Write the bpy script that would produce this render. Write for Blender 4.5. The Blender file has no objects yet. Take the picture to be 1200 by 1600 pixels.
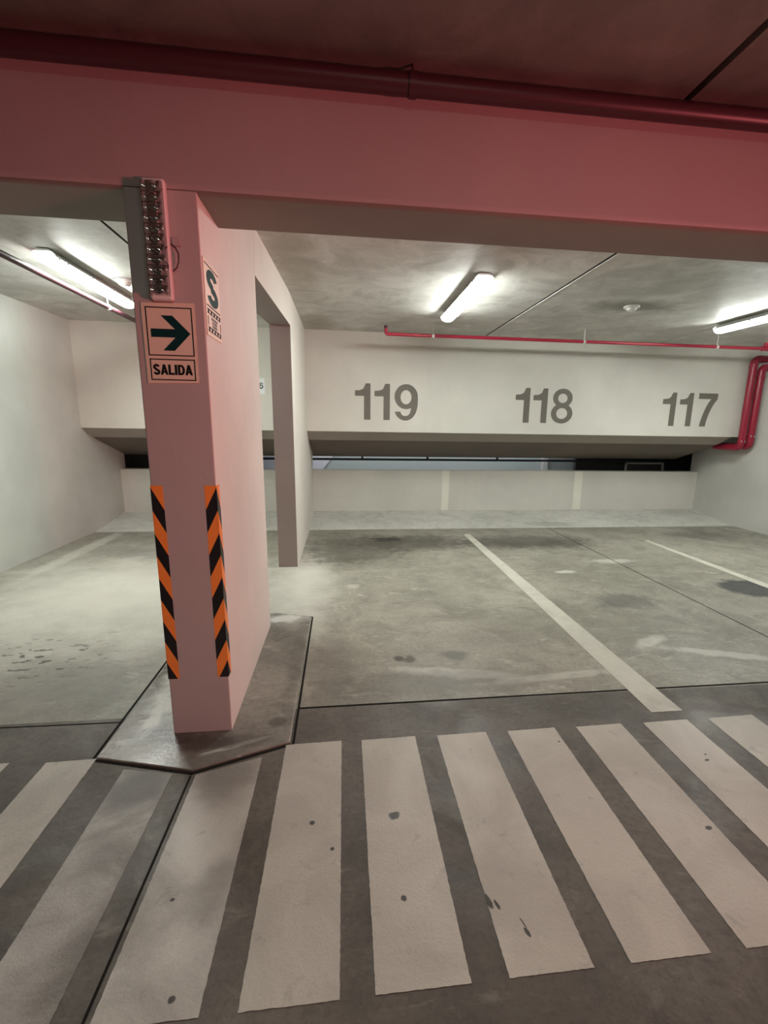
import bpy, bmesh, math, random
from mathutils import Vector, Matrix
random.seed(7)
C = bpy.context.scene
COL = C.collection
PI = math.pi

# ------------------------------------------------------------------ camera
F_PX, PITCH, YAW, ROLL, CX, CY, H = 747.83, -12.0663, 7.0188, 0.913, 29.1, 26.3, 1.6
cam = bpy.data.cameras.new('camera'); cam_o = bpy.data.objects.new('camera', cam); COL.objects.link(cam_o)
p, yw, r = map(math.radians, (PITCH, YAW, ROLL))
fw = Vector((math.sin(yw) * math.cos(p), math.cos(yw) * math.cos(p), math.sin(p)))
rt = Vector((math.cos(yw), -math.sin(yw), 0)); up = rt.cross(fw)
R = math.cos(r) * rt + math.sin(r) * up
U = -math.sin(r) * rt + math.cos(r) * up
M = Matrix((R, U, -fw)).transposed().to_4x4(); M.translation = (0, 0, H)
cam_o.matrix_world = M
cam.sensor_fit = 'VERTICAL'; cam.sensor_height = 32.0; cam.sensor_width = 24.0
cam.lens = F_PX / 1600 * 32.0
cam.shift_x = -CX / 1600; cam.shift_y = CY / 1600
cam.clip_start = 0.02
C.camera = cam_o

# ------------------------------------------------------------------ light and exposure
C.view_settings.view_transform = 'Standard'; C.view_settings.look = 'None'
C.view_settings.gamma = 1.0; C.view_settings.use_curve_mapping = False
C.view_settings.exposure = 0.18
TUBE = 84.0                     # the bay tubes
TUBE_COL = (0.96, 1.0, 0.935)
w = bpy.data.worlds.new('world'); C.world = w; w.use_nodes = True
w.node_tree.nodes['Background'].inputs[0].default_value = (0.9, 0.9, 1.0, 1)
w.node_tree.nodes['Background'].inputs[1].default_value = 0.0


def area_light(name, loc, target, sx, sy, energy, col, spread=180):
    l = bpy.data.lights.new(name, 'AREA'); l.shape = 'RECTANGLE'; l.size = sx; l.size_y = sy
    l.energy = energy; l.color = col; l.spread = math.radians(spread)
    o = bpy.data.objects.new(name, l); COL.objects.link(o); o.location = loc
    o.rotation_euler = (Vector(target) - Vector(loc)).to_track_quat('-Z', 'Y').to_euler()
    return o


# lamps of the aisle behind and beside the photographer (all outside the picture)
area_light('aisle_tube_light', (0.6, -0.9, 2.9), (0.6, -0.6, 0), 1.5, 0.16, 41, (1.0, 0.955, 0.85))
area_light('red_aisle_light', (4.6, -0.75, 1.0), (-.6, 2.3, 2.35), 0.5, 0.2, 30, (1.0, 0.185, 0.205), 78)  # unseen red source of unknown kind, narrowed onto pillar and beam
area_light('ramp_tube_light', (1.6, 9.30, 1.75), (1.6, 9.95, 0.6), 5.4, 0.15, 24, (0.93, 0.98, 1.0))

if hasattr(C, 'cycles'):
    C.cycles.use_denoising = True
    C.cycles.max_bounces = 8
    C.cycles.sample_clamp_indirect = 4.0


# ------------------------------------------------------------------ materials
class NT:
    def __init__(s, name):
        s.m = bpy.data.materials.new(name); s.m.use_nodes = True
        s.t = s.m.node_tree; s.t.nodes.clear()
        s.out = s.n('ShaderNodeOutputMaterial')

    def n(s, typ, **kw):
        nd = s.t.nodes.new(typ)
        for k, v in kw.items(): setattr(nd, k, v)
        return nd

    def put(s, sock, v):
        if isinstance(v, bpy.types.NodeSocket): s.t.links.new(v, sock)
        elif isinstance(v, (tuple, list)) and len(v) == 3 and sock.type == 'RGBA': sock.default_value = (*v, 1)
        else: sock.default_value = v

    def pos(s):
        if not hasattr(s, '_p'): s._p = s.n('ShaderNodeNewGeometry').outputs['Position']
        return s._p

    def scale(s, v, sc, off=(0, 0, 0), rot=(0, 0, 0)):
        m = s.n('ShaderNodeMapping'); s.put(m.inputs[0], v); m.inputs['Scale'].default_value = sc
        m.inputs['Location'].default_value = off; m.inputs['Rotation'].default_value = rot
        return m.outputs[0]

    def noise(s, sc, detail=4, rough=.55, dist=0, vec=None):
        n = s.n('ShaderNodeTexNoise'); s.put(n.inputs['Vector'], vec if vec is not None else s.pos())
        n.inputs['Scale'].default_value = sc; n.inputs['Detail'].default_value = detail
        n.inputs['Roughness'].default_value = rough; n.inputs['Distortion'].default_value = dist
        return n.outputs['Fac']

    def ramp(s, v, lo, hi, a=0.0, b=1.0):
        n = s.n('ShaderNodeMapRange'); n.interpolation_type = 'SMOOTHSTEP'
        s.put(n.inputs[0], v)
        n.inputs[1].default_value = lo; n.inputs[2].default_value = hi; n.inputs[3].default_value = a; n.inputs[4].default_value = b
        return n.outputs[0]

    def math(s, op, a, b=0.0):
        n = s.n('ShaderNodeMath', operation=op); s.put(n.inputs[0], a); s.put(n.inputs[1], b); return n.outputs[0]

    def mix(s, f, a, b, mode='MIX'):
        n = s.n('ShaderNodeMix', data_type='RGBA', blend_type=mode)
        s.put(n.inputs[0], f); s.put(n.inputs[6], a); s.put(n.inputs[7], b); return n.outputs[2]

    def bsdf(s, col, rough=.5, metal=0., bump=None, bump_d=.01, bump_s=.3, spec=.5, **kw):
        b = s.n('ShaderNodeBsdfPrincipled'); s.put(b.inputs['Base Color'], col); s.put(b.inputs['Roughness'], rough)
        b.inputs['Metallic'].default_value = metal; b.inputs['Specular IOR Level'].default_value = spec
        for k, v in kw.items(): s.put(b.inputs[k.replace('_', ' ')], v)
        if bump is not None:
            n = s.n('ShaderNodeBump'); s.put(n.inputs['Height'], bump); n.inputs['Distance'].default_value = bump_d
            n.inputs['Strength'].default_value = bump_s; s.put(b.inputs['Normal'], n.outputs[0])
        s.put(s.out.inputs[0], b.outputs[0]); return s.m

    def blob(s, x, y, rx, ry, rot=0., soft=.5, jag=.35, nsc=9.):
        """0..1 mask of one irregular patch on the floor"""
        v = s.scale(s.pos(), (1, 1, 0), (-x, -y, 0))
        v = s.scale(v, (1 / rx, 1 / ry, 0), (0, 0, 0), (0, 0, 0)) if not rot else s.scale(s.scale(v, (1, 1, 0), (0, 0, 0), (0, 0, -rot)), (1 / rx, 1 / ry, 0))
        ln = s.n('ShaderNodeVectorMath', operation='LENGTH'); s.put(ln.inputs[0], v)
        nz = s.noise(nsc, 4, .6)
        d = s.math('ADD', ln.outputs['Value'], s.math('MULTIPLY', s.math('SUBTRACT', nz, .5), jag * 4))
        return s.ramp(d, 1 - soft, 1 + soft * .3, 1., 0.)


def plain(name, col, rough=.5, metal=0., spec=.5, **kw):
    t = NT(name)
    f = t.noise(14, 3)
    c = t.mix(f, tuple(x * .93 for x in col), tuple(min(1, x * 1.06) for x in col))
    return t.bsdf(c, rough, metal, spec=spec, **kw)


def paint(name, col, mott=.07, rough=.6):
    t = NT(name)
    f1 = t.noise(1.1, 5, .6); f2 = t.noise(45, 4, .6)
    st = t.noise(2.2, 4, .6, vec=t.scale(t.pos(), (1, 1, .22)))
    c = t.mix(t.ramp(f1, .3, .7), tuple(x * (1 - mott) for x in col), tuple(min(1, x * (1 + mott * .5)) for x in col))
    c = t.mix(t.ramp(st, .52, .75, 0, .16), c, tuple(x * .74 for x in col))
    return t.bsdf(c, rough, bump=f2, bump_d=.004, bump_s=.25, spec=.35)


def floor_mat(name, a, b, light, stains=(), pale=(), specks=(), gloss=(.34, .62), grime=.5, seed=0.):
    t = NT(name)
    P = t.scale(t.pos(), (1, 1, 1), (seed, seed * .7, 0))
    n1 = t.noise(.75, 7, .62, .6, P); n2 = t.noise(3.2, 8, .66, .9, P); n3 = t.noise(38, 5, .65, 0, P)
    sw = t.noise(1.5, 6, .62, 2.6, t.scale(P, (1, 2.4, 1), (0, 0, 0), (0, 0, .5)))
    c = t.mix(t.ramp(n1, .32, .68), a, b)
    c = t.mix(t.ramp(n2, .42, .68, 0, grime), c, tuple(x * .55 for x in a))
    n4 = t.noise(9, 8, .72, 1.2, t.scale(P, (1, 1.8, 1)))
    c = t.mix(t.ramp(n4, .50, .72, 0, .45), c, tuple(x * .55 for x in a))
    c = t.mix(t.ramp(n4, .44, .30, 0, .35), c, light)
    c = t.mix(t.ramp(sw, .58, .74, 0, .55), c, light)
    c = t.mix(t.ramp(n3, .45, .75, 0, .5), c, tuple(x * .5 for x in a))
    n7 = t.noise(150, 3, .7); c = t.mix(t.ramp(n7, .52, .75, 0, .35), c, tuple(x * .45 for x in a))
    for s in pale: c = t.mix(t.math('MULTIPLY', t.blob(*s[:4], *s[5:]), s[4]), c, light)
    wet = None
    for s in stains:
        m = t.math('MULTIPLY', t.blob(*s[:4], *s[6:]), s[4]); c = t.mix(m, c, s[5])
        wet = m if wet is None else t.math('MAXIMUM', wet, m)
    for (x, y, rx, ry, sc, th) in specks:
        m = t.math('MULTIPLY', t.blob(x, y, rx, ry, 0, .9, .2), t.ramp(t.noise(sc, 2, .5, 0, t.scale(t.pos(), (1, 1.6, 1))), th, th + .03))
        c = t.mix(t.math('MULTIPLY', m, .9), c, (.035, .035, .032))
    rg = t.ramp(t.noise(1.7, 6, .65, .5, P), .3, .7, *gloss)
    bm = t.math('ADD', t.math('MULTIPLY', n2, .5), t.math('MULTIPLY', n3, .5))
    return t.bsdf(c, rg, bump=bm, bump_d=.008, bump_s=.4, spec=.45)


def stripe_mat(name, col, dirt, spots=(), dcol=(.2, .185, .17), patches=()):
    t = NT(name)
    n1 = t.noise(2.4, 6, .62, .7); n2 = t.noise(60, 4, .6); n3 = t.noise(9, 6, .7, .4)
    c = t.mix(t.ramp(n1, .35, .7, 0, dirt), col, dcol)
    c = t.mix(t.ramp(n3, .58, .74, 0, .35 + dirt * .3), c, dcol)
    n5 = t.noise(130, 3, .7); c = t.mix(t.ramp(n5, .5, .75, 0, .28), c, tuple(x * .55 for x in col))
    n6 = t.noise(22, 5, .7); c = t.mix(t.ramp(n6, .66, .74, 0, .5), c, tuple(x * .45 for x in col))
    for s in patches: c = t.mix(t.math('MULTIPLY', t.blob(*s[:4], 0, .8, .3, 4.), s[4]), c, dcol)
    for (x, y, rx, ry) in spots:
        c = t.mix(t.math('MULTIPLY', t.blob(x, y, rx, ry, .3, .35, .22, 40.), .92), c, (.03, .028, .026))
    return t.bsdf(c, t.ramp(n1, .3, .7, .36, .56), bump=t.math('ADD', n2, n5), bump_d=.004, bump_s=.35, spec=.45)


def ceiling_mat(name, a, b, light, stains=()):
    t = NT(name)
    n1 = t.noise(.8, 6, .62, .8); sw = t.noise(1.5, 7, .66, 1.6, t.scale(t.pos(), (1.5, .8, 1))); n3 = t.noise(30, 5, .65)
    c = t.mix(t.ramp(n1, .3, .7), a, b)
    c = t.mix(t.ramp(sw, .48, .75, 0, .45), c, light)
    pt = t.noise(2.6, 8, .68, .7); c = t.mix(t.ramp(pt, .46, .66, 0, .45), c, tuple(x * .62 for x in a)); c = t.mix(t.ramp(pt, .46, .34, 0, .5), c, light)
    c = t.mix(t.ramp(n3, .5, .8, 0, .25), c, tuple(x * .7 for x in a))
    for q in stains: c = t.mix(t.math('MULTIPLY', t.blob(*q[:4], 0, .75, .3, 5.), q[4]), c, q[5])
    return t.bsdf(c, t.ramp(n1, .3, .7, .42, .62), bump=t.math('ADD', sw, t.math('MULTIPLY', n3, .3)), bump_d=.012, bump_s=.3, spec=.4)


def emis(name, col, st):
    t = NT(name); e = t.n('ShaderNodeEmission'); e.inputs[0].default_value = (*col, 1); e.inputs[1].default_value = st
    t.put(t.out.inputs[0], e.outputs[0]); return t.m


def glass(name, col, rough=.05):
    """thin clear plastic: see-through with sharp reflections"""
    t = NT(name)
    tr = t.n('ShaderNodeBsdfTransparent'); t.put(tr.inputs[0], col)
    gl = t.n('ShaderNodeBsdfGlossy'); gl.inputs['Roughness'].default_value = rough
    fr = t.n('ShaderNodeFresnel'); fr.inputs[0].default_value = 1.6
    mx = t.n('ShaderNodeMixShader'); t.put(mx.inputs[0], t.math('ADD', fr.outputs[0], .13)); t.put(mx.inputs[1], tr.outputs[0]); t.put(mx.inputs[2], gl.outputs[0])
    t.put(t.out.inputs[0], mx.outputs[0]); return t.m


WHITE = (.70, .675, .62)
M_wall = paint('wall paint', WHITE)
M_wall_cool = paint('side wall paint', (.60, .60, .565), .09)
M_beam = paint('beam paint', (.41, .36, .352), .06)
M_beam_shade = paint('shaded beam paint', (.215, .175, .15), .08)  # beam paint darkened for the shade on its underside
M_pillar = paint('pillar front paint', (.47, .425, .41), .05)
M_wall_shade = paint('shaded wall paint', (.31, .275, .255), .06)  # wall paint darkened to stand for shade on divider front and header underside
M_soffit_shade = paint('shaded soffit concrete', (.17, .138, .115), .12, .8)  # shade behind the numbered wall is put into this dark brown
M_haunch_shade = paint('shaded haunch paint', (.40, .355, .315), .08, .7)  # wall tone darkened to stand for shade under the wall edge
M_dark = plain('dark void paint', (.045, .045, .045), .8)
M_bay = floor_mat('bay concrete', (.265, .25, .205), (.375, .355, .295), (.62, .605, .54),
    stains=[(.1, 6.2, .75, .85, .66, (.085, .075, .058)), (.9, 6.5, 1.0, .5, .78, (.07, .062, .048)), (.60, 6.72, .26, .17, .95, (.035, .03, .025)), (2.6, 6.45, 1.1, .45, .82, (.066, .06, .05)), (2.2, 3.6, .9, .5, .3, (.14, .13, .105)), (.6, 2.75, .9, .18, .45, (.11, .10, .082)),
            (.37, 3.08, .055, .05, .95, (.06, .045, .03)), (.45, 3.07, .05, .06, .9, (.07, .055, .04)), (.77, 3.10, .12, .08, .75, (.11, .105, .09)),
            (2.66, 4.05, .34, .22, .75, (.12, .115, .105)), (4.22, 4.30, .34, .30, .95, (.05, .052, .055), 0, .25, .18), (4.6, 4.0, .3, .25, .9, (.05, .052, .055)),
            (2.5, 6.6, .9, .2, .55, (.15, .14, .12)), (5.6, 6.7, .8, .35, .6, (.11, .11, .10)), (-.1, 2.9, .14, .9, .4, (.15, .135, .12)),
            (-2.2, 6.2, 1.2, .35, .5, (.2, .195, .175)), (-1.7, 2.9, .6, .4, .45, (.2, .195, .18))],
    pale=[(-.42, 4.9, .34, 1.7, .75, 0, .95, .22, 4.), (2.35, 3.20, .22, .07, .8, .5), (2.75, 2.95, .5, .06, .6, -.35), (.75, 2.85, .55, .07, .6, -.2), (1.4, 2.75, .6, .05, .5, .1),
          (-2.1, 4.7, 1.9, 2.0, .8, 0, .95, .25, 3.), (3.3, 5.4, .35, .1, .6), (2.5, 5.0, .15, .06, .8), (-3.3, 6.3, .12, 1.4, .6)],  # the broad left-bay blob paints in glare on the floor
    specks=[(-2.15, 3.3, .62, .42, 11, .60)], gloss=(.34, .6))
M_aisle = floor_mat('aisle concrete', (.105, .092, .077), (.165, .148, .125), (.26, .24, .205),
    stains=[(-.3, 2.35, .3, .15, .4, (.07, .062, .055))], gloss=(.40, .66), grime=.6, seed=5.)
M_pad = floor_mat('pad concrete', (.19, .175, .15), (.31, .29, .25), (.62, .61, .57),
    stains=[(-.95, 2.33, .22, .10, .75, (.10, .09, .08)), (-.75, 2.25, .25, .07, .7, (.07, .05, .045)), (-.37, 2.4, .05, .05, .8, (.09, .08, .07)), (-.34, 3.3, .06, .7, .5, (.10, .09, .075)), (-.5, 2.25, .2, .06, .6, (.09, .08, .07))],
    pale=[(-1.02, 2.85, .14, .45, .95), (-1.05, 2.5, .05, .2, .8), (-1.08, 2.3, .12, .03, .8), (-.55, 2.22, .2, .02, .7, .35), (-.5, 3.85, .2, .09, .7)], gloss=(.22, .5), seed=2.)  # large pale blob left of the pillar is painted glare
M_ramp = floor_mat('gutter concrete', (.62, .615, .565), (.75, .74, .69), (.84, .83, .79), stains=[(3.4, 7.6, .5, .15, .4, (.25, .24, .21))], gloss=(.4, .6), grime=.35, seed=9.)
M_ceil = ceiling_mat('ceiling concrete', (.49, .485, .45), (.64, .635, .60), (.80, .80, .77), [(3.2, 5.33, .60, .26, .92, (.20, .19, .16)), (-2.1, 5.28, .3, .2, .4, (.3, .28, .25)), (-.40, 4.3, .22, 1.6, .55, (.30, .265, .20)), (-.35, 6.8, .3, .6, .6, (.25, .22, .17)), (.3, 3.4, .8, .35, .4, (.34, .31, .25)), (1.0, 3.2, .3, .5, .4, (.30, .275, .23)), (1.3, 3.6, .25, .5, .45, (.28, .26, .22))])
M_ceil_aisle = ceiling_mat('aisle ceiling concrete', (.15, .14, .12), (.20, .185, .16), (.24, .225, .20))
M_joint = plain('joint sealant', (.016, .015, .014), .9, spec=.1)
M_black = plain('black vinyl', (.012, .012, .014), .42)
M_orange = plain('orange vinyl', (.95, .31, .06), .42, spec=.3)
M_digit = plain('taupe number paint', (.155, .138, .115), .6)
M_red = plain('red pipe enamel', (.42, .022, .055), .3)
M_crimson = plain('crimson riser enamel', (.30, .014, .04), .3)
M_redd = plain('dark red pipe enamel', (.06, .016, .024), .4)
M_fix = plain('luminaire housing plastic', (.66, .66, .64), .4)
M_tube = emis('lit diffuser', TUBE_COL, TUBE)
M_tubeend = emis('lit diffuser end', TUBE_COL, 2.2)
M_metal = plain('galvanised steel', (.62, .62, .6), .35, .8)
M_white = plain('white plastic', (.75, .74, .71), .35)
M_cream = plain('photoluminescent sign sheet', (.80, .70, .545), .45)
M_ink = plain('black sign ink', (.012, .014, .013), .6, spec=.1)
M_green = plain('dark green sign ink', (.005, .040, .040), .6, spec=.1)
M_paper = plain('white paper', (.85, .87, .88), .6)
M_lens = glass('clear ribbed lens', (.95, .93, .93), .07)
M_cell = plain('grey reflector tray', (.50, .46, .46), .3, .4)
M_chrome = plain('mirror reflector', (.80, .78, .77), .12, 1.)
M_line = stripe_mat('bay line paint', (.60, .58, .50), .25)
M_wline = paint('wall line paint', (.86, .83, .74), .05)


# ------------------------------------------------------------------ mesh helpers
class MB:
    def __init__(s): s.v, s.f, s.m = [], [], []

    def add(s, vs, fs, mi=0):
        b = len(s.v); s.v += [tuple(v) for v in vs]; s.f += [tuple(b + i for i in f) for f in fs]; s.m += [mi] * len(fs); return s

    def box(s, x0, x1, y0, y1, z0, z1, mi=0):
        vs = [(x, y, z) for x in (x0, x1) for y in (y0, y1) for z in (z0, z1)]
        return s.add(vs, [(0, 1, 3, 2), (4, 6, 7, 5), (0, 4, 5, 1), (2, 3, 7, 6), (0, 2, 6, 4), (1, 5, 7, 3)], mi)

    def hexa(s, bot, top, mi=0):
        """prism between two matching loops (lists of points)"""
        n = len(bot)
        return s.add(list(bot) + list(top), [tuple(range(n - 1, -1, -1)), tuple(range(n, 2 * n))] + [(i, (i + 1) % n, n + (i + 1) % n, n + i) for i in range(n)], mi)

    def prism(s, poly, o, u, v, d, mi=0):
        """2D polygon in the plane o + a*u + b*v, given thickness along d"""
        o, u, v, d = map(Vector, (o, u, v, d))
        bot = [o + a * u + b * v for a, b in poly]
        return s.hexa(bot, [q + d for q in bot], mi)

    def ribbon(s, outer, inner, o, u, v, d, closed=False, mi=0):
        o, u, v, d = map(Vector, (o, u, v, d)); n = len(outer)
        P = lambda q: o + q[0] * u + q[1] * v
        for i in range(n if closed else n - 1):
            j = (i + 1) % n
            q = [P(outer[i]), P(outer[j]), P(inner[j]), P(inner[i])]
            s.add(q + [k + d for k in q], [(3, 2, 1, 0), (4, 5, 6, 7), (0, 1, 5, 4), (2, 3, 7, 6)] + ([] if closed else [(1, 2, 6, 5), (3, 0, 4, 7)]), mi)
        return s

    def tube(s, pts, rad, seg=14, caps=True, mi=0):
        pts = [Vector(q) for q in pts]; rings = []
        t0 = (pts[1] - pts[0]).normalized()
        n = t0.orthogonal().normalized()
        for i, q in enumerate(pts):
            a = pts[max(i - 1, 0)]; b = pts[min(i + 1, len(pts) - 1)]
            t = (b - a).normalized(); n = (n - t * n.dot(t)).normalized(); bb = t.cross(n)
            rr = rad[i] if isinstance(rad, (list, tuple)) else rad
            rings.append([q + rr * (math.cos(k * 2 * PI / seg) * n + math.sin(k * 2 * PI / seg) * bb) for k in range(seg)])
        vs = [v for rg in rings for v in rg]; fs = []
        for i in range(len(pts) - 1):
            for k in range(seg):
                fs.append((i * seg + k, i * seg + (k + 1) % seg, (i + 1) * seg + (k + 1) % seg, (i + 1) * seg + k))
        if caps: fs += [tuple(range(seg - 1, -1, -1)), tuple((len(pts) - 1) * seg + k for k in range(seg))]
        return s.add(vs, fs, mi)

    def lathe(s, prof, o, ax=(0, 0, 1), seg=24, mi=0):
        o = Vector(o); ax = Vector(ax).normalized(); n = ax.orthogonal().normalized(); b = ax.cross(n); vs = []
        for (rr, h) in prof:
            vs += [o + ax * h + rr * (math.cos(k * 2 * PI / seg) * n + math.sin(k * 2 * PI / seg) * b) for k in range(seg)]
        fs = [(i * seg + k, i * seg + (k + 1) % seg, (i + 1) * seg + (k + 1) % seg, (i + 1) * seg + k) for i in range(len(prof) - 1) for k in range(seg)]
        fs += [tuple(range(seg - 1, -1, -1)), tuple((len(prof) - 1) * seg + k for k in range(seg))]
        return s.add(vs, fs, mi)

    def build(s, name, mats, parent=None, bevel=0., smooth=False, seg=2):
        me = bpy.data.meshes.new(name); me.from_pydata(s.v, [], s.f)
        for m in (mats if isinstance(mats, (list, tuple)) else [mats]): me.materials.append(m)
        me.polygons.foreach_set('material_index', s.m)
        bm = bmesh.new(); bm.from_mesh(me); bmesh.ops.recalc_face_normals(bm, faces=bm.faces); bm.to_mesh(me); bm.free()
        o = bpy.data.objects.new(name, me); COL.objects.link(o)
        if parent:
            o.parent = parent; o.matrix_parent_inverse = Matrix.Translation(-Vector(parent.location)) if parent.type == 'EMPTY' else Matrix()
        if bevel:
            b = o.modifiers.new('bevel', 'BEVEL'); b.width = bevel; b.segments = seg; b.limit_method = 'ANGLE'; b.angle_limit = math.radians(40)
        if smooth:
            me.polygons.foreach_set('use_smooth', [True] * len(me.polygons))
            me.set_sharp_from_angle(angle=math.radians(45))
        return o


def tag(o, label, cat, group=None, kind=None):
    o['label'] = label; o['category'] = cat
    if group: o['group'] = group
    if kind: o['kind'] = kind
    return o


def empty(name, loc, label, cat, group=None):
    o = bpy.data.objects.new(name, None); o.location = loc; COL.objects.link(o)
    o.empty_display_size = .1
    return tag(o, label, cat, group)


def face_mats(o, extra, test):
    """second material on the faces whose normal passes the test"""
    o.data.materials.append(extra)
    for f in o.data.polygons:
        if test(f.normal): f.material_index = 1
    return o


def struct(o, label, cat): return tag(o, label, cat, None, 'structure')


def copy_tree(o, parent=None):
    c = o.copy(); COL.objects.link(c)
    if parent: c.parent = parent; c.matrix_parent_inverse = o.matrix_parent_inverse.copy()
    for ch in list(o.children): copy_tree(ch, c)
    return c


def arc(c, a, b, r, n=8):
    """points turning from c-a*r to c+b*r around the corner c (a: incoming direction, b: outgoing)"""
    c, a, b = Vector(c), Vector(a), Vector(b); o = c - a * r + b * r; out = []
    for i in range(n + 1):
        t = i / n * PI / 2; out.append(o - b * r * math.cos(t) + a * r * math.sin(t))
    return out


# ------------------------------------------------------------------ the setting
XL, XR, YF, YB = -.900, -.605, 2.350, 3.723          # pillar
ZC, ZCA = 2.934, 3.03                                 # bay and aisle ceilings
YJ, YS, YW1, YW2 = 2.53, 7.40, 7.37, 8.42
WL, WR = -3.67, 6.686

struct(MB().box(-7, 9, -5.5, YJ, -.2, 0).build('floor', M_aisle), 'dark grey stained concrete floor of the driving aisle under the crosswalk', 'floor')
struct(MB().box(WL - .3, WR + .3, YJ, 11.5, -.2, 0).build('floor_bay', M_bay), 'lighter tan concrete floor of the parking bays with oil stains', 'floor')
m = MB(); m.hexa([(WL, YS, .0005), (WR, YS, .0005), (WR, YW2 + .02, .0005), (WL, YW2 + .02, .0005)], [(WL, YS, .003), (WR, YS, .003), (WR, YW2 + .02, .125), (WL, YW2 + .02, .125)])
struct(m.build('trim_1', M_ramp), 'pale sloping concrete strip along the foot of the low rear wall', 'kerb')

# rear wall: the low parapet, the deep upper beam with the numbers, the sloping soffit between
struct(MB().box(WL - .2, WR + .2, YW2, YW2 + .2, 0, .842).build('wall_rear', M_wall), 'low off-white parapet wall at the back of the bays', 'wall')
struct(MB().box(WL - .2, WR + .2, YW1, YW1 + .28, 1.514, ZC + .3).build('wall_back', M_wall), 'white upper wall carrying the painted bay numbers', 'wall')
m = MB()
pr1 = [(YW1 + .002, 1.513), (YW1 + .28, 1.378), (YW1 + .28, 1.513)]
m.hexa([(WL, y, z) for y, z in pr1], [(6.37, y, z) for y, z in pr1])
struct(m.build('ceiling_haunch', M_haunch_shade), 'shade-toned chamfer under the bottom edge of the numbered wall', 'ceiling')
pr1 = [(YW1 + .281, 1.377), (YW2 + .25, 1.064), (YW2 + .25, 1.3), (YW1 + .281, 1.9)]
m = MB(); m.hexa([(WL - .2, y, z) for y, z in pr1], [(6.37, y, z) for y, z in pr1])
struct(m.build('ceiling_soffit', M_soffit_shade), 'brown soffit, darkened for shadow, sloping down behind the numbered wall', 'ceiling')
struct(MB().box(WL - .25, WL, YJ - .1, YW2 + .2, 0, ZC + .3).build('wall_left', M_wall_cool), 'grey-white side wall closing the left bay', 'wall')
struct(MB().box(WR, WR + .25, 3.0, YW2 + .2, 0, ZC + .3).build('wall_right', M_wall_cool), 'grey-white side wall at the far right bay', 'wall')

# aisle shell behind the photographer
struct(MB().box(-7, 9, -5.7, -5.5, 0, ZCA).build('wall_aisle', M_wall), 'off-white wall across the driving aisle', 'wall')
struct(MB().box(-7.2, -7, -5.5, 2.4, 0, ZCA).build('wall_aisle_left', M_wall), 'off-white wall at the left end of the driving aisle', 'wall')
struct(MB().box(9, 9.2, -5.5, 2.4, 0, ZCA).build('wall_aisle_right', M_wall), 'off-white wall at the right end of the driving aisle', 'wall')

m = MB()
for a, b in ((WL - .3, -1.636), (-1.612, 2.090), (2.116, 4.843), (4.856, WR + .3)): m.box(a, b, 2.735, YW1, ZC, ZC + .06)
m.box(WL - .3, WR + .3, 2.735, YW1 + .28, ZC + .06, ZC + .26)
for a, b in ((-1.6355, -1.6125), (2.0905, 2.1155), (4.8435, 4.8555)): m.box(a, b, 2.74, YW1 - .005, ZC + .003, ZC + .05, 2)
m.box(2.1165, 2.128, 2.74, YW1 - .01, ZC - .004, ZC + .001, 1); m.box(4.8565, 4.868, 2.74, YW1 - .01, ZC - .004, ZC + .001, 1)
m.box(-.55, 1.05, 5.345, 5.358, ZC - .003, ZC + .001)
struct(m.build('ceiling', [M_ceil, M_fix, M_joint]), 'mottled bare concrete ceiling slabs over the bays', 'ceiling')
m = MB()
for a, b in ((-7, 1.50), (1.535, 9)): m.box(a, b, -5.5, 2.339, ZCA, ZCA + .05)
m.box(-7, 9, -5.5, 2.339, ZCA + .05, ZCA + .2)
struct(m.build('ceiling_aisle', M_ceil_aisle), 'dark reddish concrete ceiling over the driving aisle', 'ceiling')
struct(face_mats(MB().box(-7, 9, 2.340, 2.730, 2.541, ZCA + .2).build('beam', M_beam, bevel=.03, seg=5), M_beam_shade, lambda n: n.z < -.5), 'wide painted beam glowing red along the edge of the driving aisle', 'beam')

# pillar, the header behind it and the fin wall
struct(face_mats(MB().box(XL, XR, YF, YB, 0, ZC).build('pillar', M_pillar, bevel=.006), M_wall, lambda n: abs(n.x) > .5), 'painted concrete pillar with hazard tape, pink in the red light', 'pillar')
FR = -.545; FL = -.757
m = MB()
m.hexa([(XL, YB, 2.612), (XR, YB, 2.612), (FR, 5.407, 2.612), (FL, 5.407, 2.612)], [(XL, YB, ZC), (XR, YB, ZC), (FR, 5.407, ZC), (FL, 5.407, ZC)])
struct(face_mats(m.build('trim_2', M_wall), M_wall_shade, lambda n: n.z < -.5), 'header over the opening between the pillar and the dividing wall', 'lintel')
m = MB()
m.hexa([(FL, 5.407, 0), (FR, 5.407, 0), (FR, YW2 + .05, 0), (FL, YW2 + .05, 0)], [(FL, 5.407, ZC), (FR, 5.407, ZC), (FR, YW2 + .05, ZC), (FL, YW2 + .05, ZC)])
struct(face_mats(m.build('wall_divider', M_wall), M_wall_shade, lambda n: n.y < -.5), 'dividing wall between the left and the numbered bays, behind the pillar', 'wall')

# pad around the pillar
pad = [(-1.205, 2.19), (-.722, 2.055), (-.29, 2.222), (-.298, 3.885), (-.60, 3.985), (-.905, 3.985), (-1.205, 3.885)]
m = MB(); m.hexa([(x, y, .001) for x, y in pad], [(x, y, .012) for x, y in pad])
struct(m.build('trim_3', M_pad, bevel=.008), 'stained concrete pad around the foot of the pillar', 'kerb')


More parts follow.
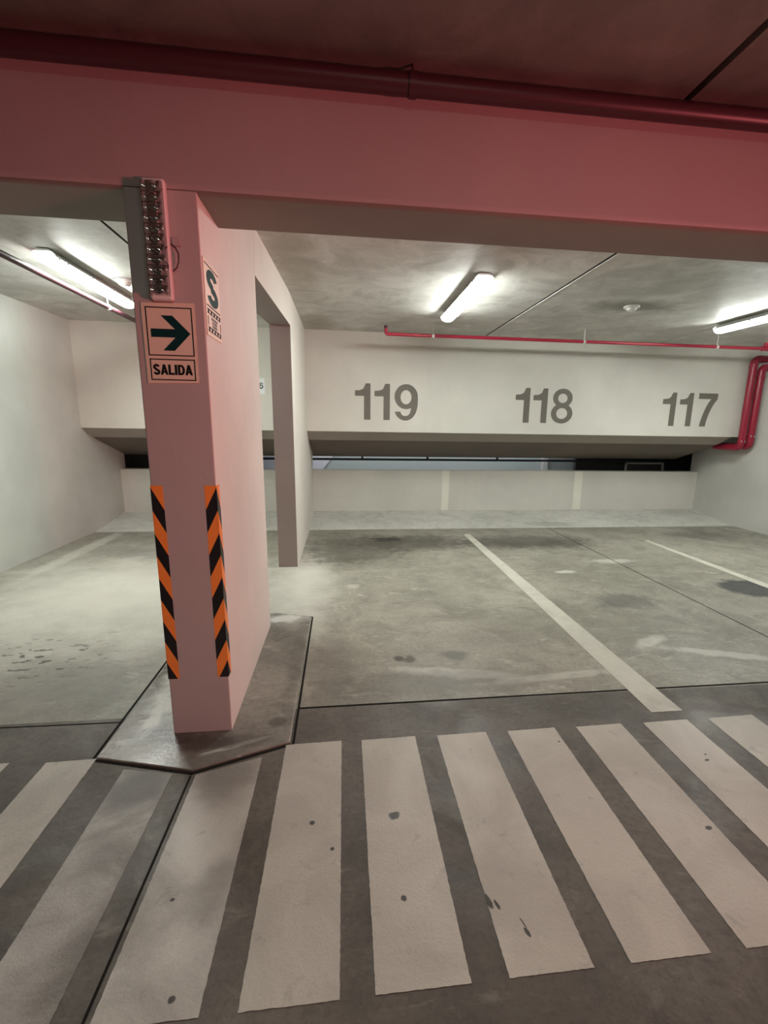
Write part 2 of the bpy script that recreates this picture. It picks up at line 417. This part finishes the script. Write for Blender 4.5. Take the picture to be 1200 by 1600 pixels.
# ------------------------------------------------------------------ beyond the slot in the rear wall
YR = 10.0
struct(MB().box(-3.9, 9, YR, YR + .15, -1.2, 2.4).build('wall_ramp', plain('ramp wall paint', (.50, .55, .55), .6)), 'pale blue-grey wall of the ramp seen through the slot', 'wall')
struct(MB().prism([(-1.75, -.2), (-.62, -.2), (-.44, .72), (-.20, 1.02), (.1, 1.4), (-1.75, 1.4)], (0, 9.96, 0), (1, 0, 0), (0, 0, 1), (0, .035, 0)).build('wall_ramp_sheen', plain('lavender sheen paint', (.80, .80, .88), .6)), 'panel painting the pale lavender sheen at the left end of the lit slot', 'wall')  # shape and colour paint a sheen onto the ramp wall
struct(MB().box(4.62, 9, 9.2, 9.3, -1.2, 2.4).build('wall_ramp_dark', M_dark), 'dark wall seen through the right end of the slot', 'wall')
struct(MB().box(-4.0, -1.75, 8.9, 8.98, -1.2, 2.4).build('wall_ramp_left', M_dark), 'black wall standing for the unlit left end of the slot', 'wall')  # near-black sheet in place of an opening without light
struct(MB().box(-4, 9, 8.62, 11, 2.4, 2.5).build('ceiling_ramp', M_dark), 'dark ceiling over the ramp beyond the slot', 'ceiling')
m = MB().tube([(-1.7, 8.95, .996), (6.55, 8.95, .996)], .022)
rail = tag(m.build('handrail', M_black, smooth=True), 'black rail crossing the lit slot above the low rear wall', 'rail')
for x in (.33, 1.55, 2.9):
    MB().box(x - .018, x + .018, 8.93, 8.97, 1.00, 1.10).build('bracket', M_black, rail)
tag(MB().box(4.23, 4.33, 9.88, 9.998, -.2, 2.3).build('post', M_white), 'white post at the right end of the lit slot', 'post')
g = empty('vent_grille', (5.9, 9.05, .8), 'pale framed grille at the dark right end of the slot', 'vent')
x0, x1, z0, z1 = 5.60, 6.42, .70, .965
m = MB()
m.box(x0, x1, 9.04, 9.08, z1 - .028, z1); m.box(x0, x1, 9.04, 9.08, z0, z0 + .028); m.box(x0, x0 + .028, 9.04, 9.08, z0, z1); m.box(x1 - .028, x1, 9.04, 9.08, z0, z1)
m.build('frame', M_wall, g)
m = MB()
for i in range(7): m.box(x0 + .028, x1 - .028, 9.06, 9.075, z0 + .04 + i * .03, z0 + .052 + i * .03)
m.build('louver', plain('grey louver', (.16, .16, .15), .6), g)
MB().box(x0 + .1, x0 + .14, 9.08, 9.2, z0, z1 - .03).build('bracket', M_dark, g)


# ------------------------------------------------------------------ floor joints
def strip(name, pts, wd, z, label, cat, mat, h=.0009, closed=False):
    m = MB()
    for (a, b) in zip(pts, pts[1:] + (pts[:1] if closed else [])):
        a, b = Vector((*a, 0)), Vector((*b, 0)); t = (b - a).normalized(); n = Vector((-t.y, t.x, 0)) * wd / 2; e = t * wd * .3
        q = [a - e - n, b + e - n, b + e + n, a - e + n]
        m.hexa([(v.x, v.y, z) for v in q], [(v.x, v.y, z + h) for v in q])
    return tag(m.build(name, mat), label, cat)


out = [(-1.222, 2.186), (-.722, 2.044), (-.274, 2.214), (-.282, 3.893), (-.598, 3.999)]
strip('expansion_joint', [(-.598, 3.999), (-.907, 3.999), (-1.222, 3.893)] + out, .013, .0006, 'dark joint outlining the concrete pad around the pillar', 'joint', M_joint)
strip('expansion_joint', [(-.272, 2.535), (2.0, 2.545), (8.5, 2.56)], .015, .0006, 'thin dark joint across the front of the numbered bays', 'joint', M_joint)
strip('expansion_joint', [(WL + .01, 2.53), (-1.232, 2.492)], .008, .0006, 'thin dark joint across the front of the left bay', 'joint', M_joint)
strip('expansion_joint', [(-.722, 2.03), (-.715, -2.0)], .009, .0006, 'dark joint running from the pad tip through the crosswalk', 'joint', M_joint)
strip('expansion_joint', [(3.352, 2.555), (3.315, YS)], .010, .0006, 'thin dark joint along the middle of the bay floor below number 118', 'joint', M_joint)


# ------------------------------------------------------------------ crosswalk and bay lines
def slab(name, poly, label, cat, mat, group=None, z=.0012, h=.0006, jit=.0011):
    rnd = random.Random(label); q = []
    for (a, b) in zip(poly, poly[1:] + poly[:1]):          # brushed paint: slightly ragged edges
        n = max(2, int(math.hypot(b[0] - a[0], b[1] - a[1]) / .013)); l = math.hypot(b[0] - a[0], b[1] - a[1])
        nx, ny = -(b[1] - a[1]) / l, (b[0] - a[0]) / l
        for i in range(n):
            t = i / n; k = rnd.uniform(-jit, jit)
            q.append((a[0] + (b[0] - a[0]) * t + nx * k, a[1] + (b[1] - a[1]) * t + ny * k))
    poly = q
    m = MB(); m.hexa([(x, y, z) for x, y in poly], [(x, y, z + h) for x, y in poly])
    return tag(m.build(name, mat), label, cat, group)


PAINT = (.57, .545, .475)
G = 'white crosswalk bars across the aisle floor'
spots = [(-.145, 1.70, .013, .013), (.193, 1.703, .026, .022), (-.061, 1.567, .009, .009), (.19, 1.341, .012, .012), (.478, 1.300, .012, .034), (.505, 1.285, .007, .02),
         (.575, 1.185, .007, .02), (.572, 1.215, .003, .02), (1.777, 1.89, .016, .008), (1.476, 1.507, .018, .012), (1.80, 1.93, .008, .006), (1.10, 2.1, .008, .006), (.76, 2.06, .014, .01)]
M_bar = stripe_mat('crosswalk paint', PAINT, .28, spots)
M_barw = stripe_mat('worn crosswalk paint', (.56, .535, .48), .55, [(-.50, 1.115, .011, .011), (-.60, 1.42, .009, .007)], (.19, .175, .155),
                    patches=[(-.55, 2.0, .2, .18, .75), (-.47, 1.45, .08, .16, .5)])
M_bard = stripe_mat('dirt covered crosswalk paint', (.47, .45, .41), .85, [], (.135, .122, .105), patches=[(-.92, 2.0, .26, .22, 1.0), (-.9, 1.62, .13, .14, .6), (-.8, 1.2, .1, .3, .6)])
y0, y1 = 1.063, 2.213
bars = [((-1.86, -1.60), y1 - .012, M_bar, 'crosswalk bar at the far left, mostly outside the picture'),
        ((-1.43, -1.207), y1 - .022, M_bar, 'clean crosswalk bar ending at the left corner of the pillar pad'),
        ((-1.045, -.81), None, M_bard, 'crosswalk bar almost buried under grey dirt, left of the floor joint'),
        ((-.700, -.415), None, M_barw, 'smudged crosswalk bar starting at the pad edge, right of the floor joint'),
        ((-.309, -.028), y1, M_bar, 'crosswalk bar right of the pad tip with one round black spot'),
        ((.0745, .3565), y1, M_bar, 'crosswalk bar below number 119 with a dark smudge and a dot'),
        ((.473, .740), y1, M_bar, 'crosswalk bar with black scuffs on its lower left edge'),
        ((.859, 1.127), y1, M_bar, 'plain crosswalk bar between the scuffed bar and the one below number 118'),
        ((1.249, 1.514), y1, M_bar, 'crosswalk bar below number 118 with a grey chip on its right edge'),
        ((1.643, 1.912), y1, M_bar, 'shiny crosswalk bar just below the end of the white bay line'),
        ((2.040, 2.325), y1 + .005, M_bar, 'rightmost crosswalk bar, cut by the picture edge')]
for (a, b), ye, mt, lab in bars:
    if ye is None and a < -.9: poly = [(a, y0), (b, y0), (b, 2.055), (a, 2.105)]
    elif ye is None: poly = [(a, y0), (b, y0), (b, 2.13), (a, 2.035)]
    else: poly = [(a, y0), (b, y0), (b, ye + .004), (a, ye - .002)]
    slab('crosswalk_bar', poly, lab, 'road marking', mt, G)
GL = 'white lines between the parking bays'
slab('bay_line', [(1.755, 2.30), (1.950, 2.30), (1.900, 7.02), (1.800, 6.98)], 'white floor line between bays 119 and 118 reaching the crosswalk', 'road marking', M_line, GL)
slab('bay_line', [(4.40, 2.35), (4.56, 2.35), (4.48, 6.45), (4.395, 6.42)], 'white floor line between bays 118 and 117', 'road marking', M_line, GL)
for xa, xb, lab in ((1.735, 1.862, 'cream stripe painted up the low rear wall between bays 119 and 118'), (4.23, 4.385, 'cream stripe painted up the low rear wall between bays 118 and 117')):
    tag(MB().box(xa, xb, YW2 - .004, YW2 - .001, .128, .841).build('wall_stripe', M_wline), lab, 'wall marking', 'cream stripes on the low rear wall')


# ------------------------------------------------------------------ painted numbers
def ell(cx, cy, rx, ry, n=40, a0=0, a1=360):
    return [(cx + rx * math.cos(math.radians(a0 + (a1 - a0) * i / n)), cy + ry * math.sin(math.radians(a0 + (a1 - a0) * i / n))) for i in range(n + (0 if a1 - a0 == 360 else 1))]


def smooth(pts, k=2):
    for _ in range(k):
        q = [pts[0]]
        for a, b in zip(pts, pts[1:]):
            q += [(a[0] * .75 + b[0] * .25, a[1] * .75 + b[1] * .25), (a[0] * .25 + b[0] * .75, a[1] * .25 + b[1] * .75)]
        pts = q + [pts[-1]]
    return pts


def glyph(m, ch, o, u, v, d):
    if ch == '1':
        poly = [(.252, 0), (.43, 0), (.43, 1), (.30, 1), (.285, .945), (.255, .885), (.20, .835), (.13, .81), (0, .80), (0, .654), (.252, .654)]
        m.prism([(.252, 0), (.43, 0), (.43, 1), (.30, 1), (.252, .90)], o, u, v, d)
        m.prism([(.252, .654), (.252, .90), (.245, .872), (.20, .835), (.13, .81), (0, .80), (0, .654)][::-1], o, u, v, d)
        return .43
    if ch == '7':
        m.prism([(0, .83), (.62, .83), (.62, 1), (0, 1)], o, u, v, d)
        L = smooth([(.41, .83), (.30, .66), (.20, .38), (.15, .18), (.125, 0)]); Q = smooth([(.62, .83), (.50, .66), (.395, .40), (.345, .2), (.32, 0)])
        m.ribbon(Q, L, o, u, v, d); return .62
    if ch == '8':
        m.ribbon(ell(.33, .287, .33, .292), ell(.33, .287, .168, .160), o, u, v, d, True)
        m.ribbon(ell(.33, .735, .298, .268), ell(.33, .727, .145, .135), Vector(o) - Vector(d) * .2, u, v, d, True); return .66
    if ch == '9':
        m.ribbon(ell(.328, .66, .33, .345), ell(.322, .645, .155, .195), o, u, v, d, True)
        O = smooth([(.658, .66), (.662, .50), (.648, .35), (.60, .19), (.52, .075), (.42, .01), (.31, -.012), (.20, .01), (.11, .07), (.045, .145), (.01, .235)])
        I = smooth([(.478, .60), (.477, .46), (.470, .36), (.455, .25), (.43, .185), (.38, .135), (.31, .118), (.24, .13), (.20, .165), (.175, .205), (.168, .243)])
        m.ribbon(O, I, Vector(o) - Vector(d) * .2, u, v, d); return .66
    if ch == '6':
        U2, V2 = -Vector(u), -Vector(v)
        return glyph(m, '9', Vector(o) + Vector(u) * .66 + Vector(v), U2, V2, d)
    if ch == '0':
        m.ribbon(ell(.32, .5, .32, .512), ell(.32, .5, .155, .37), o, u, v, d, True); return .64
    if ch == 'A':
        o2 = Vector(o) - Vector(d) * .15
        m.prism([(0, 0), (.235, 0), (.455, .80), (.505, 1), (.27, 1)], o, u, v, d); m.prism([(.54, 0), (.775, 0), (.505, 1), (.38, 1), (.34, .72)], o2, u, v, d)
        m.prism([(.20, .19), (.575, .19), (.53, .38), (.24, .38)], Vector(o) - Vector(d) * .3, u, v, d); return .775
    if ch == 'L':
        m.prism([(0, 0), (.245, 0), (.245, 1), (0, 1)], o, u, v, d); m.prism([(.245, 0), (.62, 0), (.62, .2), (.245, .2)], o, u, v, d); return .62
    if ch == 'I':
        m.prism([(0, 0), (.25, 0), (.25, 1), (0, 1)], o, u, v, d); return .25
    if ch == 'D':
        m.prism([(0, 0), (.245, 0), (.245, 1), (0, 1)], o, u, v, d)
        O = [(.245, 1)] + ell(.36, .5, .36, .5, 24, 90, -90) + [(.245, 0)]; I = [(.245, .80)] + ell(.34, .5, .14, .30, 24, 90, -90) + [(.245, .20)]
        m.ribbon(O, I, o, u, v, d); return .7
    if ch == 'S':
        mid = ell(.325, .735, .235, .18, 22, 15, 270)[:-1] + ell(.325, .265, .24, .18, 22, 90, -170)
        mid = [(.325 + (x - .325), y) for x, y in mid]
        O, I = [], []
        hw = [.112] * len(mid)
        for i, q in enumerate(mid):
            a = mid[max(0, i - 1)]; b = mid[min(len(mid) - 1, i + 1)]; tx, ty = b[0] - a[0], b[1] - a[1]; l = math.hypot(tx, ty) or 1
            nx, ny = -ty / l, tx / l; O.append((q[0] + nx * hw[i], q[1] + ny * hw[i])); I.append((q[0] - nx * hw[i], q[1] - ny * hw[i]))
        m.ribbon(O, I, o, u, v, d); return .65
    return .3


S = .523
for txt, xs, zb, lab in (('119', (.165, .455, .755), 1.692, 'brown number 119 painted on the white upper wall'),
                         ('118', (2.630, 2.915, 3.215), 1.688, 'brown number 118 painted on the white upper wall'),
                         ('117', (5.075, 5.370, 5.690), 1.676, 'brown number 117 painted on the white upper wall beside the red pipes')):
    e = empty('bay_number', (xs[0], YW1, zb), lab, 'wall marking', 'parking bay numbers on the upper wall')
    for ch, x in zip(txt, xs):
        m = MB(); glyph(m, ch, (x, YW1 - .0035, zb), (S * 1.02, 0, 0), (0, 0, S), (0, .0025, 0)); m.build('digit', M_digit, e)

# small paper number in the left bay
e = empty('paper_number', (-1.23, YW1, 2.03), 'small white paper with a printed number seen through the opening behind the pillar', 'notice')
MB().box(-1.335, -1.128, YW1 - .004, YW1 - .001, 2.025, 2.245).build('sheet', M_paper, e)
for ch, x in (('0', -1.285), ('6', -1.208)): m = MB(); glyph(m, ch, (x, YW1 - .0055, 2.10), (.085, 0, 0), (0, 0, .085), (0, .001, 0)); m.build('printed_digit', M_ink, e)


# ------------------------------------------------------------------ hazard tape on the pillar edges
def clip(poly, lo, hi):
    for s, lim in ((1, lo), (-1, -hi)):
        o = []
        for a, b in zip(poly, poly[1:] + poly[:1]):
            da, db = s * a[1] - lim, s * b[1] - lim
            if da >= 0: o.append(a)
            if (da >= 0) != (db >= 0):
                t = da / (da - db); o.append((a[0] + (b[0] - a[0]) * t, a[1] + (b[1] - a[1]) * t))
        poly = o
        if not poly: break
    return poly


def tape(cx, sgn, label):
    m = MB(); W, ZB, ZT, PT = .055, .322, 1.312, .2225
    for (u, d) in (((-sgn, 0, 0), (0, .0008, 0)), ((0, 1, 0), (-sgn * .0008, 0, 0))):
        o = (cx + sgn * .0012, YF - .0012, 0)
        for k in range(-2, 12):
            zt = 1.305 - k * PT / 2
            pl = clip([(0, zt), (W, zt - .11), (W, zt - .11 - PT / 2), (0, zt - PT / 2)], ZB, ZT)
            if len(pl) > 2: m.prism(pl, o, u, (0, 0, 1), d, k % 2)
    return tag(m.build('hazard_tape', [M_black, M_orange]), label, 'warning tape', 'hazard tape on the pillar edges')


tape(XR, 1, 'orange and black hazard tape wrapped round the right front edge of the pillar')
tape(XL, -1, 'orange and black hazard tape on the left front edge of the pillar')

# ------------------------------------------------------------------ signs
Y = YF - .0045
e = empty('exit_sign', (-.755, YF, 1.775), 'cream exit sign with a green arrow and the word SALIDA on the pillar front', 'sign')
MB().prism([(-.868, 2.108), (-.645, 2.112), (-.648, 1.777), (-.866, 1.771)], (0, Y, 0), (1, 0, 0), (0, 0, 1), (0, .0025, 0)).build('plate', M_cream, e)


def frame(m, x0, x1, z0, z1, t, o, u, v, d):
    m.ribbon([(x0, z0), (x1, z0), (x1, z1), (x0, z1)], [(x0 + t, z0 + t), (x1 - t, z0 + t), (x1 - t, z1 - t), (x0 + t, z1 - t)], o, u, v, d, True)


o, u, v, d = (0, Y - .0012, 0), (1, 0, 0), (0, 0, 1), (0, .001, 0)
m = MB(); frame(m, -.852, -.658, 1.890, 2.092, .0045, o, u, v, d); m.build('arrow_border', M_ink, e)
m = MB(); frame(m, -.850, -.659, 1.786, 1.877, .0045, o, u, v, d); m.build('word_border', M_ink, e)
m = MB()
ax, az, s = -.835, 1.985, .165
m.prism([(0, .105), (.615, .105), (.28, .44), (.57, .44), (1.0, 0), (.57, -.44), (.28, -.44), (.615, -.105), (0, -.105)], (ax, Y - .0012, az), (s, 0, 0), (0, 0, s), d)
m.build('arrow', M_green, e)
m = MB(); x = 0; hh = .044
adv = [('S', .715), ('A', .81), ('L', .66), ('I', .32), ('D', .755), ('A', .775)]; tot = sum(a for _, a in adv); k = .166 / tot
x = -.8375
for ch, a in adv: glyph(m, ch, (x, Y - .0012, 1.8095), (k, 0, 0), (0, 0, hh), d); x += a * k
m.build('lettering', M_ink, e)


def text_mesh(txt, size, loc, rotz, name, mat, parent):
    cu = bpy.data.curves.new(name, 'FONT'); cu.body = txt; cu.size = size; cu.align_x = 'CENTER'; cu.align_y = 'CENTER'; cu.extrude = .0004; cu.offset = .0006
    t = bpy.data.objects.new(name, cu); COL.objects.link(t); dg = bpy.context.evaluated_depsgraph_get()
    me = bpy.data.meshes.new_from_object(t.evaluated_get(dg)); bpy.data.objects.remove(t)
    me.transform(Matrix.Translation(loc) @ Matrix.Rotation(rotz, 4, 'Z') @ Matrix.Rotation(PI / 2, 4, 'X'))
    me.materials.clear(); me.materials.append(mat)
    ob = bpy.data.objects.new(name, me); COL.objects.link(ob); ob.parent = parent; ob.matrix_parent_inverse = Matrix.Translation(-Vector(parent.location)); return ob


e = empty('safe_zone_sign', (XR, 2.48, 1.99), 'narrow cream sign with a dark green letter S on the right face of the pillar', 'sign')
XX = XR + .0045
MB().box(XR + .001, XX, 2.365, 2.622, 1.990, 2.311).build('plate', M_cream, e)
o, u, v, d = (XX + .0012, 0, 0), (0, 1, 0), (0, 0, 1), (-.001, 0, 0)
for zz in (2.290, 2.117): MB().prism([(2.378, zz), (2.610, zz), (2.610, zz + .005), (2.378, zz + .005)], o, u, v, d).build('rule', M_ink, e)
m = MB(); glyph(m, 'S', (XX + .0012, 2.405, 2.132), (0, .27, 0), (0, 0, .148), d); m.build('letter', M_green, e)
m = MB()
for zz in (2.085, 2.008):
    m.prism([(2.382, zz + .017), (2.606, zz + .017), (2.606, zz + .021), (2.382, zz + .021)], o, u, v, d)
    m.prism([(2.382, zz), (2.606, zz), (2.606, zz + .003), (2.382, zz + .003)], o, u, v, d)
    for i in range(5):
        a = 2.385 + i * .0485; m.prism([(a, zz), (a + .022, zz), (a + .030, zz + .02), (a + .008, zz + .02)], o, u, v, d)
for a in (2.384, 2.600): m.prism([(a, 2.038), (a + .007, 2.034), (a + .007, 2.074), (a, 2.074)], o, u, v, d)
m.build('border_blocks', M_ink, e)
for i, tx in enumerate(('ZONA SEGURA', 'EN CASOS', 'DE SISMOS')):
    text_mesh(tx, .0175 if i else .016, (XX + .0006, 2.495, 2.070 - i * .0155), PI / 2, 'lettering', plain('grey sign ink', (.14, .13, .11), .5) if i == 0 else bpy.data.materials['grey sign ink'], e)

# ------------------------------------------------------------------ emergency light on the pillar
e = empty('emergency_light', (-.765, YF, 2.115), 'unlit emergency light with a clear ribbed lens above the exit sign on the pillar', 'emergency light')
x0, x1, z0, z1 = -.815, -.722, 2.113, 2.578
MB().box(x0, x1, 2.312, YF - .0008, z0, z1).build('housing', M_white, e, bevel=.012, seg=3)
n = 11; pit = (z1 - z0 - .05) / n; xa, xb = x0 + .006, x1 - .009
MB().box(xa, xb, 2.3095, 2.3115, z0 + .020, z1 - .020).build('reflector', M_cell, e)
for i in range(n):
    a = z0 + .025 + (i + .5) * pit
    m = MB()
    m.lathe([(.0185, .010), (.017, .010), (.008, .001), (.0185, .0005)], ((xa + xb) / 2, 2.3092, a), (0, -1, 0), 20)
    m.lathe([(.005, .001), (.005, .006), (.003, .009)], ((xa + xb) / 2, 2.3092, a), (0, -1, 0), 10, 1)
    m.build('lamp_cell', [M_chrome, M_white], e, smooth=True)
# lens: clear hollow cover, each cell bulging as two small domes
def lens_depth(i, t, a):
    zb = max(0.0, math.sin(PI * t)) ** .45
    w_ = min(1.0, (1 - abs(a)) / .10)
    dome = .35 + .65 * abs(math.cos(PI * a * .98)) ** .7
    return (.013 + .010 * zb * dome) * math.sqrt(max(0.0, w_))
cxx, hw = (xa + xb) / 2, (xb - xa) / 2 + .003
m = MB(); KX, KZ = 25, 8; zz0 = z0 + .015; pt = (z1 - z0 - .03) / n
rows = [(i, k / KZ) for i in range(n) for k in range(KZ)] + [(n - 1, 1.0)]
for off in (0.0,):
    vs = []
    for ri, (i, t) in enumerate(rows):
        endf = 0.0 if ri in (0, len(rows) - 1) else 1.0
        for k in range(KX):
            a = -1 + 2 * k / (KX - 1)
            vs.append((cxx + (hw - off) * a, 2.3115 - endf * max(0.0, lens_depth(i, t, a) - off), zz0 + (i + t) * pt))
    m.add(vs, [(r_ * KX + k, r_ * KX + k + 1, (r_ + 1) * KX + k + 1, (r_ + 1) * KX + k) for r_ in range(len(rows) - 1) for k in range(KX - 1)])
m.build('lens', M_lens, e, smooth=True)
for z in (z0 + .022, z1 - .022): MB().lathe([(.006, 0), (.006, .002), (.003, .003)], (x1 - .010, 2.312, z), (0, -1, 0), 12).build('screw', M_metal, e)
MB().box(x1 + .004, x1 + .040, 2.338, YF - .0008, 2.335, 2.368).build('cable_box', M_beam, e, bevel=.003)
m = MB(); cpts = smooth([(x1 + .002, 2.335, 2.340), (x1 + .02, 2.333, 2.325), (x1 + .030, 2.335, 2.305), (x1 + .028, 2.337, 2.275), (x1 + .018, 2.338, 2.25), (x1 + .002, 2.335, 2.235)], 0)
cp = [Vector(q) for q in cpts]
cc = []
for i in range(len(cp) - 1):
    for t in (0, .33, .66): cc.append(cp[i].lerp(cp[i + 1], t))
m.tube(cc + [cp[-1]], .0028, 8); m.build('cable', M_black, e, smooth=True)


# ------------------------------------------------------------------ ceiling luminaires
def luminaire():
    e = empty('tube_light', (0, 0, ZC), 'x', 'ceiling light', 'lit tube lights on the bay ceiling')
    L = 1.56; z = ZC
    def hull(y0, y1, pf, name, mat, bev=0, sm=False):
        m = MB(); m.hexa([(x, y0, zz) for x, zz in pf], [(x, y1, zz) for x, zz in pf]); return m.build(name, mat, e, bevel=bev, smooth=sm)
    hull(-L / 2 + .006, L / 2 - .006, [(-.045, z - .010), (.045, z - .010), (.062, z - .030), (.085, z - .052), (.085, z - .060), (-.085, z - .060), (-.085, z - .052), (-.062, z - .030)], 'housing', M_fix)
    pf = [(.077 * math.cos(t), z - .0605 - .048 * math.sin(t)) for t in [PI * i / 14 for i in range(15)]]
    hull(-L / 2 + .03, L / 2 - .03, pf, 'diffuser', M_tube, 0, True)
    for s in (-1, 1):
        y = s * (L / 2 - .010); pf2 = [(.064, z - .029), (.086, z - .052)] + [(.078 * math.cos(t), z - .0605 - .049 * math.sin(t)) for t in [PI * i / 14 for i in range(15)]] + [(-.086, z - .052), (-.064, z - .029)]
        hull(y - .0145, y + .0145, pf2, 'end_cap', M_tubeend, 0, True)
    for y in (-.72, -.60, -.2, .2, .60):
        for s in (-1, 1): MB().box(s * .0885 - .003, s * .0885 + .003, y - .012, y + .012, z - .078, z - .048).build('clip', M_metal, e)
    for y in (-.5, .5): MB().box(-.03, .03, y - .04, y + .04, z - .0105, z - .0005).build('mount', M_fix, e)
    return e


src = luminaire()
for i, (x, lab) in enumerate(((1.235, 'lit tube light on the ceiling above number 119'), (4.78, 'lit tube light at the right edge of the ceiling, above number 117'), (-2.34, 'lit tube light over the left bay beside the dark pipe'))):
    o = src if i == 0 else copy_tree(src)
    o.location = (x, 5.22, ZC); o['label'] = lab


def detector(x, y, lab):
    e = empty('smoke_detector', (x, y, ZC), lab, 'smoke detector', 'ceiling detectors')
    MB().lathe([(.085, 0), (.085, .012), (.070, .022)], (x, y, ZC - .0005), (0, 0, -1), 28).build('base', M_white, e, smooth=True)
    MB().lathe([(.055, .022), (.052, .040), (.035, .052), (.012, .055)], (x, y, ZC), (0, 0, -1), 24).build('sensor_head', M_white, e, smooth=True)
    MB().lathe([(.100, 0), (.100, .0004)], (x, y, ZC - .0001), (0, 0, -1), 20).build('gasket', plain('grey gasket', (.2, .19, .17), .8) if 'grey gasket' not in bpy.data.materials else bpy.data.materials['grey gasket'], e)


detector(3.16, 5.33, 'round white detector on the ceiling between the two lights above 118')
detector(-2.08, 5.28, 'round white detector on the left bay ceiling, partly behind the pillar')


# ------------------------------------------------------------------ pipes
def hanger(parent, x, y, z, rad, axis, ztop, rod=M_metal):
    m = MB(); m.tube([(x, y, z + rad), (x, y, ztop - .0005)], .0055, 8); h = m.build('hanger_rod', rod, parent, smooth=True)
    a = Vector((.016, 0, 0) if axis == 'x' else (0, .016, 0)); m = MB(); m.tube([Vector((x, y, z)) - a, Vector((x, y, z)) + a], rad + .005, 16); m.build('clamp', rod, h, smooth=True)


ZP, YP = 2.777, 6.62
e = empty('sprinkler_pipe', (3.3, YP, ZP), 'thin bright red pipe hung in front of the numbered wall below the ceiling', 'pipe')
pts = [(.555, YP, ZP + .075)] + arc((.555, YP, ZP), (0, 0, -1), (1, 0, 0), .03) + [(WR - .001, YP, ZP)]
MB().tube(pts, .0215, 16).build('pipe_run', M_red, e, smooth=True)
MB().tube([(.555, YP, ZP + .07), (.555, YP, ZP + .105)], .026, 14).build('sprinkler_head', M_redd, e, smooth=True)
for x in (1.18, 3.285, 5.28): hanger(e, x, YP, ZP, .0215, 'x', ZC, M_white)
m = MB(); m.tube([(5.99, YP, ZP), (6.11, YP, ZP)], .032, 16); m.tube([(6.05, YP, ZP), (6.05, YP, ZP + .085)], .029, 16); m.lathe([(.034, .03), (.034, .05)], (6.05, YP, ZP), (0, 0, 1), 8)
m.build('tee_fitting', M_red, e, smooth=True)

XP, ZQ = -2.455, 2.78
e = empty('branch_pipe', (XP, 5, ZQ), 'thin dark red pipe running beside the tube light of the left bay', 'pipe')
MB().tube([(XP, 2.75, ZQ), (XP, 7.365, ZQ)], .025, 14).build('pipe_run', M_redd, e, smooth=True)
for y in (3.2, 5.75): hanger(e, XP, y, ZQ, .025, 'y', ZC, M_white)

YQ, ZR = 2.262, 2.958
e = empty('main_pipe', (0, YQ, ZR), 'thick dark red pipe along the top of the beam under the aisle ceiling', 'pipe')
MB().tube([(-6.9, YQ, ZR), (8.9, YQ, ZR)], .040, 20).build('pipe_run', M_redd, e, smooth=True)
for x in (-1.9, .29, 2.5): hanger(e, x, YQ, ZR, .040, 'x', ZCA, M_redd)

# two risers bending round the end of the numbered wall
for k, (x, y, lab) in enumerate(((6.465, 7.255, 'red riser pipe left of its twin at the right end of the numbered wall'), (6.585, 7.215, 'red riser pipe nearer the right side wall, beside its twin'))):
    e = empty('riser_pipe', (x, y, 1.34), lab, 'pipe', 'red riser pipes at the right end of the numbered wall')
    zb, zt = 1.345 + .015 * k, 2.735 - .135 * k
    p1 = [(x + .001, 7.80, zb)] + arc((x, y, zb), (0, -1, 0), (0, 0, 1), .085) + arc((x, y, zt), (0, 0, 1), (1, 0, 0), .085 if k == 0 else .06)
    p1 = p1 + [(WR - .002, y, zt)]
    MB().tube(p1, .054, 18).build('pipe_run', M_crimson, e, smooth=True)
    for z in (zb + .105 + .07 * k, zt - .115 - .03 * k): MB().tube([(x, y, z - .02), (x, y, z + .02)], .060, 18).build('coupling', M_crimson, e, bevel=.005)
    for dx, dy in ((-.045, -.056), (.0, -.072)):
        MB().lathe([(.008, 0), (.008, .022), (.005, .026)], (x + dx, y + dy, zb + .090 + .07 * k), (0, 0, 1), 8).build('bolt', M_metal, e)
